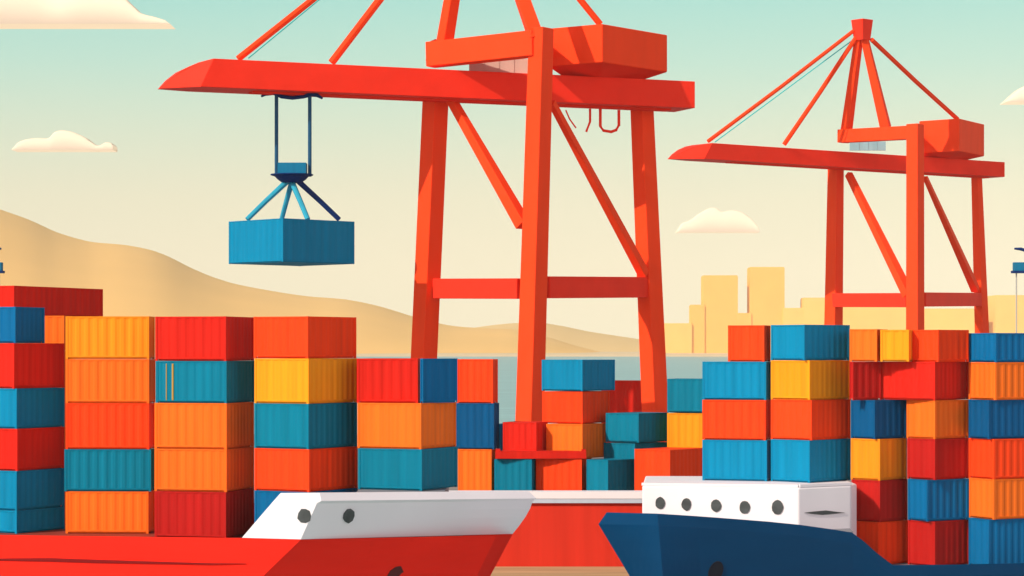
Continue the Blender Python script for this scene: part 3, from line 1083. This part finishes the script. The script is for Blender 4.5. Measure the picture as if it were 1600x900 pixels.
def side_at(px, py, out=0.0):
    u = (px - 800) / F
    t = (u * B0.y - B0.x) / (BD.x - u * BD.y)
    p = B0 + BD * t
    return at(px, py, p.y - out)


topl = [at(948, 800.5, 149.6), at(1027, 802.5, 146.1)] + [side_at(*p) for p in ((1090, 806.5), (1150, 811), (1200, 815), (1250, 820), (1300, 827), (1331, 832), (1350, 846), (1370, 864), (1395, 883), (1500, 882), (1700, 878), (2000, 872))]
midl = [at(935, 819, 149.7), at(1029, 821, 146.0)] + [p + Vector((0, 0, -.7)) for p in topl[2:]]
low = []
for i, (t_, m_) in enumerate(zip(topl, midl)):
    if i == 0:
        low.append(to_z(m_, at(985, 902, 149.0), -2.5))
    elif i == 1:
        low.append(to_z(m_, at(1036, 902, 146.1), -2.5))
    else:
        low.append(Vector((m_.x + .6, m_.y + 1.4, -2.5)))
back_top = [Vector((58, 168.6, 2.6)), Vector((14, 168.4, 4.7)), Vector((6.9, 163, 4.9))]
back_mid = [p + Vector((0, 0, -.7)) for p in back_top]
back_low = [Vector((p.x + 2.0, p.y - .5, -2.5)) for p in back_top]
bm = bmesh.new()
skin(bm, [low + back_low, midl + back_mid, topl + back_top], 8)
link("hull", bm, M['hull_blue'], bs)
bm = bmesh.new()
add_prism(bm, [(24, 154), (56, 168), (14.5, 168), (14.5, 160)], RD - .5, RD - .01)
link("deck", bm, M['deck_grey'], bs)
bm = bmesh.new()
add_prism(bm, [(8.6, 151), (10.4, 148.6), (14.5, 150.2), (21.5, 152.4), (22, 160), (14, 168), (8.6, 163)], 3.2, 4.6)
link("forward_deck", bm, M['deck_grey'], bs)
# white deckhouse
zt = 7.50
pl = [(bx(1003.5, 155.0), 155.0), (bx(1248, 152.9), 152.9), (bx(1330, 155.4), 155.4), (22.4, 157.2), (22.3, 166.5), (9.2, 167)]
bm = bmesh.new()
add_prism(bm, pl, 2.6, 7.35)
dh = link("deckhouse", bm, M['white'], bs)
md = dh.modifiers.new("edge", 'BEVEL'); md.width = .12; md.segments = 3; md.limit_method = 'ANGLE'
# parapet round the roof
bm = bmesh.new()
for a, b in ((pl[0], pl[1]), (pl[1], pl[2])):
    add_beam(bm, Vector((a[0], a[1] + .25, 7.44)), Vector((b[0], b[1] + .25, 7.44)), .36, .17)
link("roof_edge", bm, M['white'], dh)
a, b = Vector((pl[0][0], pl[0][1], 6)), Vector((pl[1][0], pl[1][1], 6))
nD = face_normal(a, b, a + Vector((0, 0, 1)))
for k, (px, py, rr) in enumerate(((1031.5, 786, .34), (1072.5, 788, .35), (1119, 790, .36), (1163.5, 792.5, .37), (1215, 792.5, .40))):
    c = on_plane(px, py, a, nD)
    bm = bmesh.new()
    add_disc_plug(bm, c, nD, circle(rr, 12, .92, 1.15, .06, seed=20 + k), .06)
    link("porthole", bm, M['glass_grey'], dh)
a2, b2 = Vector((pl[1][0], pl[1][1], 6)), Vector((pl[2][0], pl[2][1], 6))
nE = face_normal(a2, b2, a2 + Vector((0, 0, 1)))
bm = bmesh.new()
outl = [(1256, 801), (1272, 799), (1290, 797.5), (1306, 799.5), (1320, 801), (1302, 803), (1284, 804.5), (1268, 803)]
pts = [on_plane(x, y, a2, nE) for x, y in outl]
fr = [bm.verts.new(p + nE * .05) for p in pts]
bk = [bm.verts.new(p - nE * .1) for p in pts]
bm.faces.new(fr); bm.faces.new(bk[::-1])
for i in range(len(pts)):
    bm.faces.new((fr[i], fr[(i + 1) % len(pts)], bk[(i + 1) % len(pts)], bk[i]))
link("vent_slot", bm, M['glass_grey'], dh)
nH = face_normal(topl[2], topl[4], low[3])
c = on_plane(1118, 893, midl[3], nH)
bm = bmesh.new()
add_disc_plug(bm, c, nH, [(x + .18 * y, y) for x, y in circle(.48, 18, 1, 1.35)], .07)
link("anchor_hole", bm, M['dark_hole'], bs)

# ------------------------------------------------------------------ evening haze between here and the far shore
bm = bmesh.new()
add_box(bm, -4600, 4600, -40, 12500, -4.5, 900)
mh = bpy.data.materials.new("evening_haze")
mh.use_nodes = True
hn, hl = mh.node_tree.nodes, mh.node_tree.links
hn.clear()
ho_ = hn.new("ShaderNodeOutputMaterial")
hv = hn.new("ShaderNodeVolumePrincipled")
hv.inputs["Color"].default_value = (1.0, 0.945, 0.72, 1)
hv.inputs["Density"].default_value = 4.0e-5
hv.inputs["Anisotropy"].default_value = -0.5
hl.new(hv.outputs[0], ho_.inputs["Volume"])
hz = link("haze", bm, mh)
hz["kind"] = "stuff"
